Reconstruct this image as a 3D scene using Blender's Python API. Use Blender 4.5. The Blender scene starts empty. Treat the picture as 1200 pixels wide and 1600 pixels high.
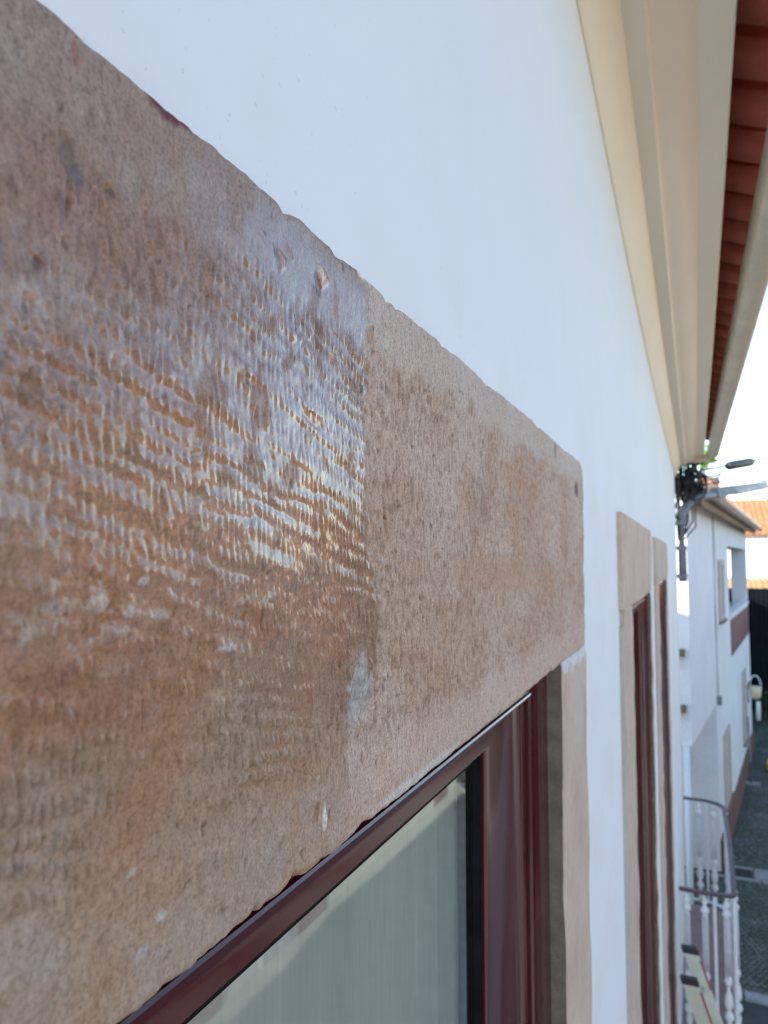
import bpy, math, random
import numpy as np
from mathutils import Vector

R = math.radians
random.seed(7)
scene = bpy.context.scene
col = scene.collection

# ------------------------------------------------------------------ camera
ZC = 6.0            # height of the camera above the street
DC = 0.155          # distance of the camera from the stone face
cam = bpy.data.cameras.new('camera')
co = bpy.data.objects.new('camera', cam)
col.objects.link(co)
scene.camera = co
co.location = (DC, 0, ZC)
co.rotation_euler = (R(90 + 3.781), 0, R(22.8646))
cam.sensor_fit = 'VERTICAL'
cam.sensor_height = 7.8
cam.lens = 1150 / 1600 * 7.8
cam.clip_start = 0.01
cam.clip_end = 1500
cam.dof.use_dof = True
cam.dof.focus_distance = 0.36
cam.dof.aperture_fstop = 3.4

# ------------------------------------------------------------------ light
SUN = Vector((-0.36, -0.78, 0.51)).normalized()     # towards the sun
w = bpy.data.worlds.new('World')
scene.world = w
w.use_nodes = True
nt = w.node_tree
bg = nt.nodes['Background']
sky = nt.nodes.new('ShaderNodeTexSky')
sky.sky_type = 'NISHITA'
sky.sun_disc = False
sky.sun_elevation = math.asin(SUN.z)
sky.sun_rotation = math.atan2(SUN.x, SUN.y)
sky.air_density = 1.0
sky.dust_density = 0.4
sky.ozone_density = 0.5
nt.links.new(sky.outputs[0], bg.inputs[0])
bg.inputs[1].default_value = 0.15

sl = bpy.data.lights.new('sun', 'SUN')
sl.energy = 3.0
sl.angle = R(0.53)
sl.color = (1.0, 0.95, 0.88)
so = bpy.data.objects.new('sun', sl)
col.objects.link(so)
so.location = (-20, -20, 40)
so.rotation_euler = SUN.to_track_quat('Z', 'Y').to_euler()

scene.view_settings.view_transform = 'Standard'
scene.view_settings.look = 'None'
scene.view_settings.exposure = 1.62
scene.view_settings.gamma = 1.0
scene.view_settings.use_curve_mapping = False
scene.cycles.max_bounces = 8
scene.cycles.transparent_max_bounces = 12
scene.cycles.use_denoising = True
scene.cycles.sample_clamp_indirect = 3.0
scene.cycles.filter_width = 1.1

# ------------------------------------------------------------------ noise (numpy)
def _hash(ix, iy, seed):
    h = (ix.astype(np.int64) * 374761393 + iy.astype(np.int64) * 668265263 + seed * 974634777) & 0xffffffff
    h = ((h ^ (h >> 13)) * 1274126177) & 0xffffffff
    h = (h ^ (h >> 16)) & 0xffffffff
    return h / 4294967295.0

def gnoise(x, y, seed=0):
    x = np.asarray(x, float); y = np.asarray(y, float)
    ix = np.floor(x); iy = np.floor(y)
    fx = x - ix; fy = y - iy
    def g(dx, dy):
        a = _hash(ix + dx, iy + dy, seed) * 2 * np.pi
        return np.cos(a) * (fx - dx) + np.sin(a) * (fy - dy)
    ux = fx * fx * fx * (fx * (fx * 6 - 15) + 10)
    uy = fy * fy * fy * (fy * (fy * 6 - 15) + 10)
    a = g(0, 0) * (1 - ux) + g(1, 0) * ux
    b = g(0, 1) * (1 - ux) + g(1, 1) * ux
    return (a * (1 - uy) + b * uy) * 1.5

def fbm(x, y, seed=0, oct=4):
    s = 0; a = 1; t = 0
    for i in range(oct):
        s = s + a * gnoise(x * 2 ** i + 17.3 * i, y * 2 ** i - 9.1 * i, seed + i)
        t += a; a *= .5
    return s / t * 1.4

def sst(a, b, x):
    t = np.clip((x - a) / (b - a), 0, 1)
    return t * t * (3 - 2 * t)

# ------------------------------------------------------------------ mesh helpers
ORG = {}

class MB:
    """collects geometry; coordinates: x out of the facade, y along it, z relative to the camera height"""
    def __init__(s): s.v = []; s.f = []; s.m = []; s.mi = 0
    def add(s, v, f):
        n = len(s.v)
        s.v += [tuple(p) for p in v]
        s.f += [tuple(i + n for i in q) for q in f]
        s.m += [s.mi] * len(f)
        return s
    def hexa(s, p):     # 8 corners: bottom ring 0-3, top ring 4-7
        return s.add(p, [(0, 3, 2, 1), (4, 5, 6, 7), (0, 1, 5, 4), (1, 2, 6, 5), (2, 3, 7, 6), (3, 0, 4, 7)])
    def box(s, x0, x1, y0, y1, z0, z1):
        return s.hexa([(x0, y0, z0), (x1, y0, z0), (x1, y1, z0), (x0, y1, z0),
                       (x0, y0, z1), (x1, y0, z1), (x1, y1, z1), (x0, y1, z1)])
    def grid(s, P, close_u=False):
        m, n = P.shape[:2]
        f = []
        for i in range(m - (0 if close_u else 1)):
            for j in range(n - 1):
                i2 = (i + 1) % m
                f.append((i * n + j, i * n + j + 1, i2 * n + j + 1, i2 * n + j))
        return s.add(P.reshape(-1, 3).tolist(), f)
    def tube(s, path, r, n=8, cap=True):
        path = [Vector(p) for p in path]
        rr = r if isinstance(r, (list, tuple)) else [r] * len(path)
        rings = []
        up = Vector((0, 0, 1))
        for i, p in enumerate(path):
            d = (path[min(i + 1, len(path) - 1)] - path[max(i - 1, 0)]).normalized()
            a = d.cross(up)
            if a.length < 1e-3: a = d.cross(Vector((0, 1, 0)))
            a.normalize(); b = d.cross(a)
            rings.append([p + (a * math.cos(t) + b * math.sin(t)) * rr[i] for t in [2 * math.pi * k / n for k in range(n)]])
        v = [tuple(q) for ring in rings for q in ring]
        f = [(i * n + k, i * n + (k + 1) % n, (i + 1) * n + (k + 1) % n, (i + 1) * n + k) for i in range(len(path) - 1) for k in range(n)]
        if cap: f += [tuple(range(n))[::-1], tuple((len(path) - 1) * n + k for k in range(n))]
        return s.add(v, f)
    def sweep_y(s, prof, ys, off=None, close=False):
        """profile [(x,z)] swept along y; off(y)->(dx,dz)"""
        P = np.zeros((len(prof), len(ys), 3))
        for j, y in enumerate(ys):
            dx, dz = off(y) if off else (0, 0)
            for i, (x, z) in enumerate(prof): P[i, j] = (x + dx, y, z + dz)
        s.grid(P, close)
        if close:
            m, n = P.shape[:2]; b = len(s.v) - m * n
            s.f += [tuple(b + i * n for i in range(m)), tuple(b + i * n + n - 1 for i in range(m))[::-1]]
            s.m += [s.mi] * 2
        return s
    def lathe(s, c, prof, n=8):
        P = np.array([[(c[0] + r * math.cos(2 * math.pi * k / n), c[1] + r * math.sin(2 * math.pi * k / n), c[2] + z) for r, z in prof] for k in range(n)])
        return s.grid(P, True)
    def build(s, name, mat, parent=None, smooth=False):
        me = bpy.data.meshes.new(name)
        o0 = ORG.get(parent.name, (0, 0, 0)) if parent else (0, 0, -ZC)
        me.from_pydata([(a - o0[0], b - o0[1], c - o0[2]) for a, b, c in s.v], [], s.f)
        mats = mat if isinstance(mat, list) else [mat]
        for m in mats: me.materials.append(m)
        if len(mats) > 1: me.polygons.foreach_set('material_index', s.m)
        if smooth: me.polygons.foreach_set('use_smooth', [True] * len(me.polygons))
        me.validate(); me.update()
        o = bpy.data.objects.new(name, me)
        col.objects.link(o)
        if parent:
            o.parent = parent
            ORG[o.name] = o0
        else:
            ORG[o.name] = (0, 0, -ZC)
        return o

def autosmooth(o, ang=40):
    me = o.data
    me.polygons.foreach_set('use_smooth', [True] * len(me.polygons))
    me.set_sharp_from_angle(angle=R(ang))
    return o

def thing(name, label, cat, loc, group=None):
    o = bpy.data.objects.new(name, None)
    col.objects.link(o)
    o.location = (loc[0], loc[1], loc[2] + ZC)
    o.empty_display_size = .1
    ORG[o.name] = tuple(loc)
    return tag(o, label, cat, group)

def tag(o, label=None, cat=None, group=None, kind=None):
    if label: o['label'] = label
    if cat: o['category'] = cat
    if group: o['group'] = group
    if kind: o['kind'] = kind
    return o

def copy_part(src, parent, delta=(0, 0, 0), name=None):
    c = src.copy()
    if name: c.name = name
    col.objects.link(c); c.parent = parent
    c.location = Vector(src.location) + Vector(delta)
    ORG[c.name] = ORG.get(parent.name, (0, 0, 0))
    return c

# ------------------------------------------------------------------ materials
class NT:
    def __init__(s, name):
        s.mat = bpy.data.materials.new(name); s.mat.use_nodes = True
        s.t = s.mat.node_tree; s.b = s.t.nodes['Principled BSDF']; s.out = s.t.nodes['Material Output']
        s.geo = None
    def n(s, typ, **kw):
        nd = s.t.nodes.new(typ)
        for k, v in kw.items():
            if k in nd.inputs: nd.inputs[k].default_value = v
            else: setattr(nd, k, v)
        return nd
    def l(s, a, b): s.t.links.new(a, b)
    def pos(s, scale=(1, 1, 1)):
        if s.geo is None: s.geo = s.n('ShaderNodeNewGeometry')
        m = s.n('ShaderNodeMapping'); m.inputs['Scale'].default_value = scale
        s.l(s.geo.outputs['Position'], m.inputs['Vector'])
        return m.outputs[0]
    def noise(s, scale, detail=4, vs=(1, 1, 1), rough=.55, dist=0):
        n = s.n('ShaderNodeTexNoise', Scale=scale, Detail=detail, Roughness=rough, Distortion=dist)
        s.l(s.pos(vs), n.inputs['Vector']); return n.outputs['Fac']
    def ramp(s, fac, stops):
        r = s.n('ShaderNodeValToRGB'); e = r.color_ramp.elements
        while len(e) < len(stops): e.new(.5)
        for q, (p, c) in zip(e, stops):
            q.position = p; q.color = (*c, 1) if len(c) == 3 else c
        s.l(fac, r.inputs['Fac']); return r.outputs['Color']
    def math(s, op, a, b=0.5):
        m = s.n('ShaderNodeMath', operation=op)
        for i, q in enumerate((a, b)):
            if isinstance(q, (int, float)): m.inputs[i].default_value = q
            else: s.l(q, m.inputs[i])
        return m.outputs[0]
    def mix(s, f, a, b, mode='MIX'):
        m = s.n('ShaderNodeMix', data_type='RGBA', blend_type=mode)
        for i, q in ((0, f), (6, a), (7, b)):
            if isinstance(q, (int, float)): m.inputs[i].default_value = q
            elif isinstance(q, tuple): m.inputs[i].default_value = (*q, 1)
            else: s.l(q, m.inputs[i])
        return m.outputs[2]
    def bump(s, h, strength=.3, dist=.002, prev=None):
        b = s.n('ShaderNodeBump', Strength=strength, Distance=dist)
        s.l(h, b.inputs['Height'])
        if prev is not None: s.l(prev, b.inputs['Normal'])
        return b.outputs[0]
    def set(s, **kw):
        for k, v in kw.items():
            k = k.replace('_', ' ')
            if hasattr(v, 'is_linked') or isinstance(v, bpy.types.NodeSocket): s.l(v, s.b.inputs[k])
            elif isinstance(v, tuple): s.b.inputs[k].default_value = (*v, 1) if len(v) == 3 else v
            else: s.b.inputs[k].default_value = v
        return s.mat

def mottled(name, c1, c2, scale=6, rough=.7, bump=.2, bs=60, bd=.003, c3=None, vs=(1, 1, 1), spec=.5, gmix=.18):
    m = NT(name)
    f = m.noise(scale, 5, vs)
    st = [(.32, c1), (.68, c2)] if c3 is None else [(.3, c1), (.52, c2), (.72, c3)]
    c = m.ramp(f, st)
    g = m.noise(bs, 4, vs)
    c = m.mix(gmix, c, m.ramp(g, [(.3, (.35, .35, .35)), (.7, (1, 1, 1))]), 'MULTIPLY')
    m.set(Base_Color=c, Roughness=rough, Specular_IOR_Level=spec)
    m.set(Normal=m.bump(g, bump, bd))
    return m.mat

def M_plaster():
    m = NT('white_plaster')
    big = m.noise(1.3, 4)
    c = m.ramp(big, [(.3, (.76, .80, .785)), (.7, (.80, .835, .815))])
    st = m.noise(14, 5, (1, 1, .5))
    c = m.mix(m.math('MULTIPLY', m.ramp(st, [(.55, (0, 0, 0)), (.8, (1, 1, 1))]), .18), c, (.72, .69, .62))
    # dust and splashes near the stone
    sp = m.noise(210, 2)
    big2 = m.noise(9, 3)
    sx = m.n('ShaderNodeSeparateXYZ'); m.l(m.geo.outputs['Position'], sx.inputs[0])
    mr = m.n('ShaderNodeMapRange'); m.l(sx.outputs['Z'], mr.inputs[0])
    for i_, v_ in ((1, ZC + .13), (2, ZC + .34), (3, .685), (4, .775)): mr.inputs[i_].default_value = v_
    dots = m.math('MULTIPLY', m.math('GREATER_THAN', sp, mr.outputs[0]), m.math('GREATER_THAN', big2, .45))
    c = m.mix(m.math('MULTIPLY', dots, .22), c, (.42, .38, .33))
    smear = m.noise(5, 4, (1, 1, 1.6))
    mr2 = m.n('ShaderNodeMapRange'); m.l(sx.outputs['Z'], mr2.inputs[0])
    for i_, v_ in ((1, ZC + .15), (2, ZC + .30), (3, .22), (4, 0.)): mr2.inputs[i_].default_value = v_
    c = m.mix(m.math('MULTIPLY', m.ramp(smear, [(.45, (0, 0, 0)), (.7, (1, 1, 1))]), mr2.outputs[0]), c, (.66, .58, .48))
    fine = m.noise(330, 3); mid = m.noise(28, 3)
    n1 = m.bump(mid, .10, .004)
    m.set(Base_Color=c, Roughness=.75, Specular_IOR_Level=.25, Normal=m.bump(fine, .10, .0006, n1))
    return m.mat

def M_wetstone():
    """lintel: colour, film and grain come from attributes computed with the relief"""
    m = NT('tooled_stone')
    a = m.n('ShaderNodeAttribute', attribute_name='tint')
    wn = m.n('ShaderNodeAttribute', attribute_name='film')
    wet = wn.outputs['Fac']
    g = m.noise(700, 4); g2 = m.noise(240, 3, (1, 1, .45))
    c = m.mix(.5, a.outputs['Color'], m.ramp(g, [(.30, (.38, .35, .33)), (.58, (1.12, 1.10, 1.08))]), 'MULTIPLY')
    c = m.mix(.35, c, m.ramp(g2, [(.3, (.62, .58, .55)), (.65, (1.1, 1.1, 1.1))]), 'MULTIPLY')
    n = m.bump(g, .6, .0008)
    n = m.bump(g2, .5, .0014, n)
    m.set(Base_Color=c, Roughness=.72, Specular_IOR_Level=.3, Normal=n)
    m.set(Coat_Weight=wet, Coat_Roughness=m.math('SUBTRACT', .26, m.math('MULTIPLY', wet, .18)), Coat_IOR=1.55)
    f2 = m.noise(160, 2, (1, 1, .5))
    m.set(Coat_Normal=m.bump(f2, .12, .001))
    return m.mat

def M_sandstone():
    m = NT('sandstone')
    f = m.noise(9, 5); g = m.noise(160, 4, (1, 1, .4)); p = m.noise(380, 3)
    c = m.ramp(f, [(.3, (.50, .38, .29)), (.5, (.57, .45, .35)), (.7, (.61, .50, .40))])
    c = m.mix(.3, c, m.ramp(g, [(.3, (.55, .5, .47)), (.62, (1.1, 1.08, 1.06))]), 'MULTIPLY')
    n = m.bump(g, .35, .002)
    m.set(Base_Color=c, Roughness=.8, Specular_IOR_Level=.25, Normal=m.bump(p, .25, .0008, n))
    return m.mat

def M_glass(name, ior=1.62):
    m = NT(name)
    m.t.nodes.remove(m.b)
    tr = m.n('ShaderNodeBsdfTransparent'); tr.inputs[0].default_value = (.93, .97, .94, 1)
    gl = m.n('ShaderNodeBsdfGlossy', Roughness=0.012); gl.inputs[0].default_value = (.93, 1, .95, 1)
    fr = m.n('ShaderNodeFresnel', IOR=ior)
    mx = m.n('ShaderNodeMixShader')
    m.l(m.math('MULTIPLY', fr.outputs[0], 1.7), mx.inputs[0])
    m.l(tr.outputs[0], mx.inputs[1]); m.l(gl.outputs[0], mx.inputs[2])
    m.l(mx.outputs[0], m.out.inputs['Surface'])
    return m.mat

def M_gloss(name, c, rough=.25, bs=120, bump=.05):
    m = NT(name)
    f = m.noise(25, 4)
    cc = m.ramp(f, [(.3, tuple(q * .82 for q in c)), (.7, tuple(min(1, q * 1.15) for q in c))])
    m.set(Base_Color=cc, Roughness=rough, Specular_IOR_Level=.34, Normal=m.bump(m.noise(bs, 3), bump, .0008))
    return m.mat

plaster = M_plaster()
wetstone = M_wetstone()
sandstone = M_sandstone()
brown_reveal = mottled('brown_reveal', (.15, .115, .085), (.24, .19, .145), 40, .9, .6, 300, .002)  # plain dark brown for the reveal faces of the jambs
white_mortar = mottled('white_mortar', (.60, .57, .53), (.74, .72, .69), 60, .9, .5, 300, .002)
maroon = M_gloss('maroon_paint', (.060, .004, .008), .14)
gasket = mottled('black_gasket', (.006, .006, .007), (.012, .012, .013), 40, .9, .1, 200, .001, spec=.1)
glass = M_glass('window_glass')
cream_trim = mottled('cream_trim', (.82, .75, .59), (.87, .80, .64), 1.5, .6, .02, 30, .002, gmix=.03)
gutter_mat = mottled('beige_gutter', (.68, .58, .43), (.76, .66, .50), 5, .5, .06, 60, .002)
deck_mat = mottled('dark_deck', (.05, .025, .018), (.09, .045, .03), 6, .9, .2, 60, .003)
tile_mat = mottled('red_clay_tile', (.44, .085, .05), (.54, .13, .075), 9, .8, .25, 70, .003)
roof_mat = mottled('orange_clay_roof', (.40, .16, .07), (.50, .24, .11), 3, .85, .3, 20, .01, c3=(.34, .19, .11))
old_tile = mottled('weathered_tile', (.26, .20, .15), (.40, .31, .24), 4, .9, .4, 25, .01, c3=(.22, .19, .15))
house_white = mottled('house_render', (.72, .74, .75), (.80, .81, .81), 1.2, .85, .1, 30, .003)
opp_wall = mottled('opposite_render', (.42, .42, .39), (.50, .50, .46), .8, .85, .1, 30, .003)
plinth_mat = mottled('red_plinth', (.13, .055, .045), (.19, .08, .065), 3, .8, .2, 40, .004)
maroon_tile = mottled('maroon_panel', (.16, .05, .055), (.22, .075, .08), 3, .55, .1, 40, .003)
curtain_mat = None
white_iron = mottled('white_iron', (.70, .69, .70), (.80, .79, .79), 20, .5, .15, 150, .001)
rail_mat = mottled('purple_rail', (.055, .035, .05), (.10, .065, .085), 30, .55, .2, 150, .001)
slab_mat = mottled('balcony_floor', (.25, .17, .15), (.33, .24, .21), 8, .8, .2, 60, .003)
ladder_mat = mottled('cream_ladder', (.58, .56, .44), (.66, .64, .52), 10, .5, .1, 100, .001)
black_rubber = mottled('black_rubber', (.018, .016, .02), (.035, .03, .035), 30, .6, .1, 100, .001)
ladder_red = mottled('red_stripe', (.30, .03, .03), (.38, .05, .05), 20, .5, .1, 100, .001)
grey_metal = mottled('grey_metal', (.17, .185, .20), (.24, .255, .27), 12, .45, .08, 90, .001)
cable_mat = mottled('black_cable', (.012, .013, .016), (.03, .03, .035), 30, .5, .1, 90, .001)
fence_mat = mottled('black_fence', (.004, .005, .007), (.008, .009, .012), 3, .95, .1, 30, .003, spec=.1)
rust = mottled('rusty_iron', (.16, .12, .07), (.24, .17, .09), 20, .8, .2, 90, .002)
granite = mottled('pale_granite', (.24, .25, .25), (.33, .34, .34), 8, .85, .3, 80, .004)
asphalt = mottled('asphalt', (.035, .037, .042), (.055, .057, .062), 4, .9, .4, 90, .006)
ground_mat = mottled('mossy_soil', (.028, .036, .022), (.06, .062, .05), 2, .95, .5, 40, .01)
cobble_mat = mottled('dark_cobble', (.026, .044, .026), (.058, .080, .058), 1.2, .42, .3, 60, .004, c3=(.12, .13, .135))
leaf_mat = mottled('green_leaf', (.10, .20, .03), (.22, .34, .06), 20, .6, .1, 60, .002)
dark_leaf = mottled('dark_leaf', (.018, .028, .014), (.05, .065, .035), 6, .7, .1, 60, .002)
salmon = mottled('salmon_clay', (.48, .22, .16), (.55, .28, .21), 6, .8, .2, 60, .003)
yellow_mat = mottled('yellow_plastic', (.62, .58, .06), (.72, .68, .10), 10, .5, .1, 60, .002)
cream_paint = mottled('cream_paint', (.72, .62, .42), (.80, .70, .50), 10, .5, .1, 60, .002)
dark_pane = M_gloss('dark_pane', (.03, .035, .04), .1)
beige_frame = mottled('beige_frame', (.45, .40, .34), (.54, .48, .42), 6, .8, .2, 60, .003)
iron_grate = mottled('iron_grate', (.02, .025, .03), (.04, .045, .05), 10, .6, .2, 60, .003)

def M_curtain():
    m = NT('net_curtain')
    f = m.noise(400, 2, (1, 1, .05)); g = m.noise(22, 3, (1, 1, .06))
    c = m.ramp(g, [(.3, (.70, .73, .67)), (.7, (.82, .84, .78))])
    c = m.mix(.3, c, m.ramp(f, [(.3, (.7, .7, .7)), (.7, (1, 1, 1))]), 'MULTIPLY')
    m.set(Base_Color=c, Roughness=.9, Specular_IOR_Level=.1)
    return m.mat
curtain_mat = M_curtain()

# ================================================================== the setting
g = MB()
g.add([(-300, -300, -6), (300, -300, -6), (300, 600, -6), (-300, 600, -6)], [(0, 1, 2, 3)])
tag(g.build('ground', ground_mat), kind='structure')
g = MB()
g.add([(-.02, -12, -5.996), (5.6, -12, -5.996), (5.6, 11.55, -5.996), (-.02, 11.55, -5.996)], [(0, 1, 2, 3)])
tag(g.build('street', asphalt), kind='structure')

g = MB()
g.box(2.4, 5.72, -12, 19.2, -6.01, -5.88)  # unseen paving, added and widened so the glass reflects an even pale tone
tag(g.build('added_paving', mottled('reflected_paving', (.25, .26, .235), (.32, .325, .29), 3, .85, .3, 40, .005)), kind='structure')
# ------------------------------------------------------------------ main house
WX = -0.008                    # plaster plane
Y_END = 7.65
house = thing('house', 'white plastered house with cream cornice, red tiled eaves and stone-framed windows', 'house', (-4.5, 2, -6))

def win(y0, y1, zt, zb, j=.195, lh=.262, sill=-3.0):
    return dict(y0=y0, y1=y1, zt=zt, zb=zb, j=j, sill=sill)
W1 = win(-.62, 1.155, .149, -.131)
W2 = win(1.755, 2.93, .112, -.112)
W3 = win(3.30, 4.66, .100, -.10)
for W in (W1, W2, W3):
    W['o0'] = W['y0'] + W['j']; W['o1'] = W['y1'] - W['j']
W1['o0'] = -.42; W1['o1'] = .950
W2['o0'] = 2.03; W2['o1'] = 2.865
W3['o0'] = 3.56; W3['o1'] = 4.45

# wall with openings
m = MB()
holes = [(W['o0'] - .05, W['o1'] + .05, W['sill'] - .02, W['zb'] + .05) for W in (W1, W2, W3)]
ys = sorted(set([-9, Y_END] + [h[0] for h in holes] + [h[1] for h in holes]))
zs = sorted(set([-6, 1.1] + [h[2] for h in holes] + [h[3] for h in holes]))
for a, b in zip(ys[:-1], ys[1:]):
    for c, d in zip(zs[:-1], zs[1:]):
        if any(h[0] - 1e-6 <= a and b <= h[1] + 1e-6 and h[2] - 1e-6 <= c and d <= h[3] + 1e-6 for h in holes): continue
        m.box(WX - .30, WX, a, b, c, d)
# remaining walls of the block
m.box(-9, WX - .30, Y_END - .30, Y_END, -6, 1.1)
m.box(-9, WX - .30, -9, -8.7, -6, 1.1)
m.box(-9.3, -9, -9, Y_END, -6, 1.1)
# gables
for yy in (-9, Y_END - .30):
    m.add([(-9.3, yy, 1.1), (WX, yy, 1.1), (-4.6, yy, 3.1), (-9.3, yy + .3, 1.1), (WX, yy + .3, 1.1), (-4.6, yy + .3, 3.1)],
          [(0, 1, 2), (3, 5, 4), (0, 3, 4, 1), (1, 4, 5, 2), (2, 5, 3, 0)])
wall = m.build('wall', plaster, house)

# cornice
SAG_Y = [-9, 0, 1.235, 1.95, 2.66, 4.1, 5.7, 7.65]
SAG_Z = [.13, .06, 0, -.055, -.095, -.135, -.140, -.145]
sag = lambda y: float(np.interp(y, SAG_Y, SAG_Z))
# smooth the sag a little
def sagz(y): return (sag(y - .35) + sag(y) * 2 + sag(y + .35)) / 4
prof = [(WX - .02, .957), (WX + .003, .957), (.004, .966), (.030, 1.025), (.046, 1.052), (.050, 1.060), (.052, 1.064), (.093, 1.066), (.096, 1.068), (.098, 1.078), (.106, 1.084),
        (.120, 1.088), (.145, 1.100), (.168, 1.117), (.184, 1.134), (.190, 1.140), (.215, 1.142), (.240, 1.146), (.258, 1.150), (.262, 1.156), (.262, 1.19), (WX - .02, 1.20)]
m = MB()
yc = np.concatenate([np.arange(-3, 1, .5), np.arange(1, Y_END + .001, .19)]).tolist() + [Y_END + .02]
m.sweep_y(prof, yc, lambda y: (0, sagz(y)), close=True)
cornice = autosmooth(m.build('cornice', cream_trim, house), 25)
# roof: deck plus eaves tiles
roof_m = MB()
def slope_z(x): return 1.205 + (0.45 - x) * .40
ysr = [-9.2] + yc[1:-1] + [Y_END + .02]
P = []
for (x, dz) in ((.20, .0), (-4.6, .0), (-4.6, .05), (.20, .05)):
    P.append([(x, y, slope_z(x) + .055 + dz + sagz(y)) for y in ysr])
roof_m.grid(np.array(P), True)
P = [[(x, y, slope_z(-4.6) + .055 + dz - (-4.6 - x) * .40) for y in (-9.2, Y_END + .05)] for (x, dz) in ((-4.6, .05), (-9.7, .05), (-9.7, 0), (-4.6, 0))]
roof_m.grid(np.array(P), True)
roof = roof_m.build('roof', deck_mat, house)
# one channel tile (convex downwards) and one cover tile, both sloping
def tile_mesh(cover):
    mb = MB(); n = 8
    L0, L1 = .43, -.02
    for rr in ((.069, .058) if not cover else (.085, .074),):
        out = []
        for x, wd in ((L0, 1.0), (L1, .92)):
            outer = []; inner = []
            for k in range(n + 1):
                t = math.pi * k / n
                s = -1 if not cover else 1
                outer.append((x, math.cos(t) * rr[0] * wd, s * math.sin(t) ** .6 * rr[0] * .62 + (.45 - x) * .40))
                inner.append((x, math.cos(t) * rr[1] * wd, s * math.sin(t) ** .6 * rr[1] * .58 + (.45 - x) * .40))
            out.append(outer + inner[::-1])
        mb.grid(np.array([list(q) for q in zip(*out)]), True)
        N = 2 * (n + 1)
        b = len(mb.v) - N * 2
        for k in range(n):
            mb.f.append((b + 2 * k, b + 2 * (k + 1), b + 2 * (N - 2 - k), b + 2 * (N - 1 - k))); mb.m.append(0)
    return mb
T0 = None
pitch_t = .187
for cover in (False, True):
    proto = None
    k = 0
    y = .10 + (pitch_t / 2 if cover else 0)
    while y < Y_END - .12:
        z = 1.195 + sagz(y) + (.066 if cover else .062)
        dx = -.012 * max(0, y - 3)
        j = random.uniform(-.004, .004)
        if proto is None:
            mb = tile_mesh(cover)
            mb.v = [(a, b + y, c + z) for a, b, c in mb.v]
            proto = autosmooth(mb.build('tile', tile_mat, roof), 50)
            y0, z0 = y, z
        else:
            c = copy_part(proto, roof, (dx + j, y - y0 + random.uniform(-.004, .004), z - z0 + random.uniform(-.003, .003)), 'tile')
        y += pitch_t
# gutter
def goff(y): return (-.013 * max(0, y - 1.8), -.055 - .0148 * (y - 1.5))
gp = [(.368, 1.225), (.370, 1.150), (.376, 1.138), (.392, 1.130), (.440, 1.130), (.456, 1.137), (.463, 1.150), (.470, 1.235), (.476, 1.235), (.476, 1.243), (.463, 1.243),
      (.456, 1.152), (.450, 1.143), (.440, 1.138), (.394, 1.138), (.382, 1.143), (.376, 1.152), (.374, 1.225)]
m = MB(); m.sweep_y(gp, [y for y in yc if y > -1] , goff, close=True)
gut = autosmooth(m.build('gutter', gutter_mat, house), 30)
m = MB(); m.sweep_y([(.366, 1.225), (.368, 1.148), (.390, 1.128), (.442, 1.128), (.465, 1.148), (.472, 1.235)], [Y_END + .02, Y_END + .026], goff, close=True)
m.build('end_cap', gutter_mat, gut)
for yb in (7.6,):
    dx, dz = goff(yb)
    m = MB(); m.box(.24, .372 + dx, yb, yb + .03, 1.155 + dz, 1.162 + dz)
    if yb < 7: m.v = [(a, b, c + .01) for a, b, c in m.v]
    if yb > 7: m = MB(); m.box(.10, .372 + dx, yb, yb + .045, 1.085 + dz, 1.150 + dz)
    m.build('gutter_bracket', gutter_mat, gut)

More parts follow.
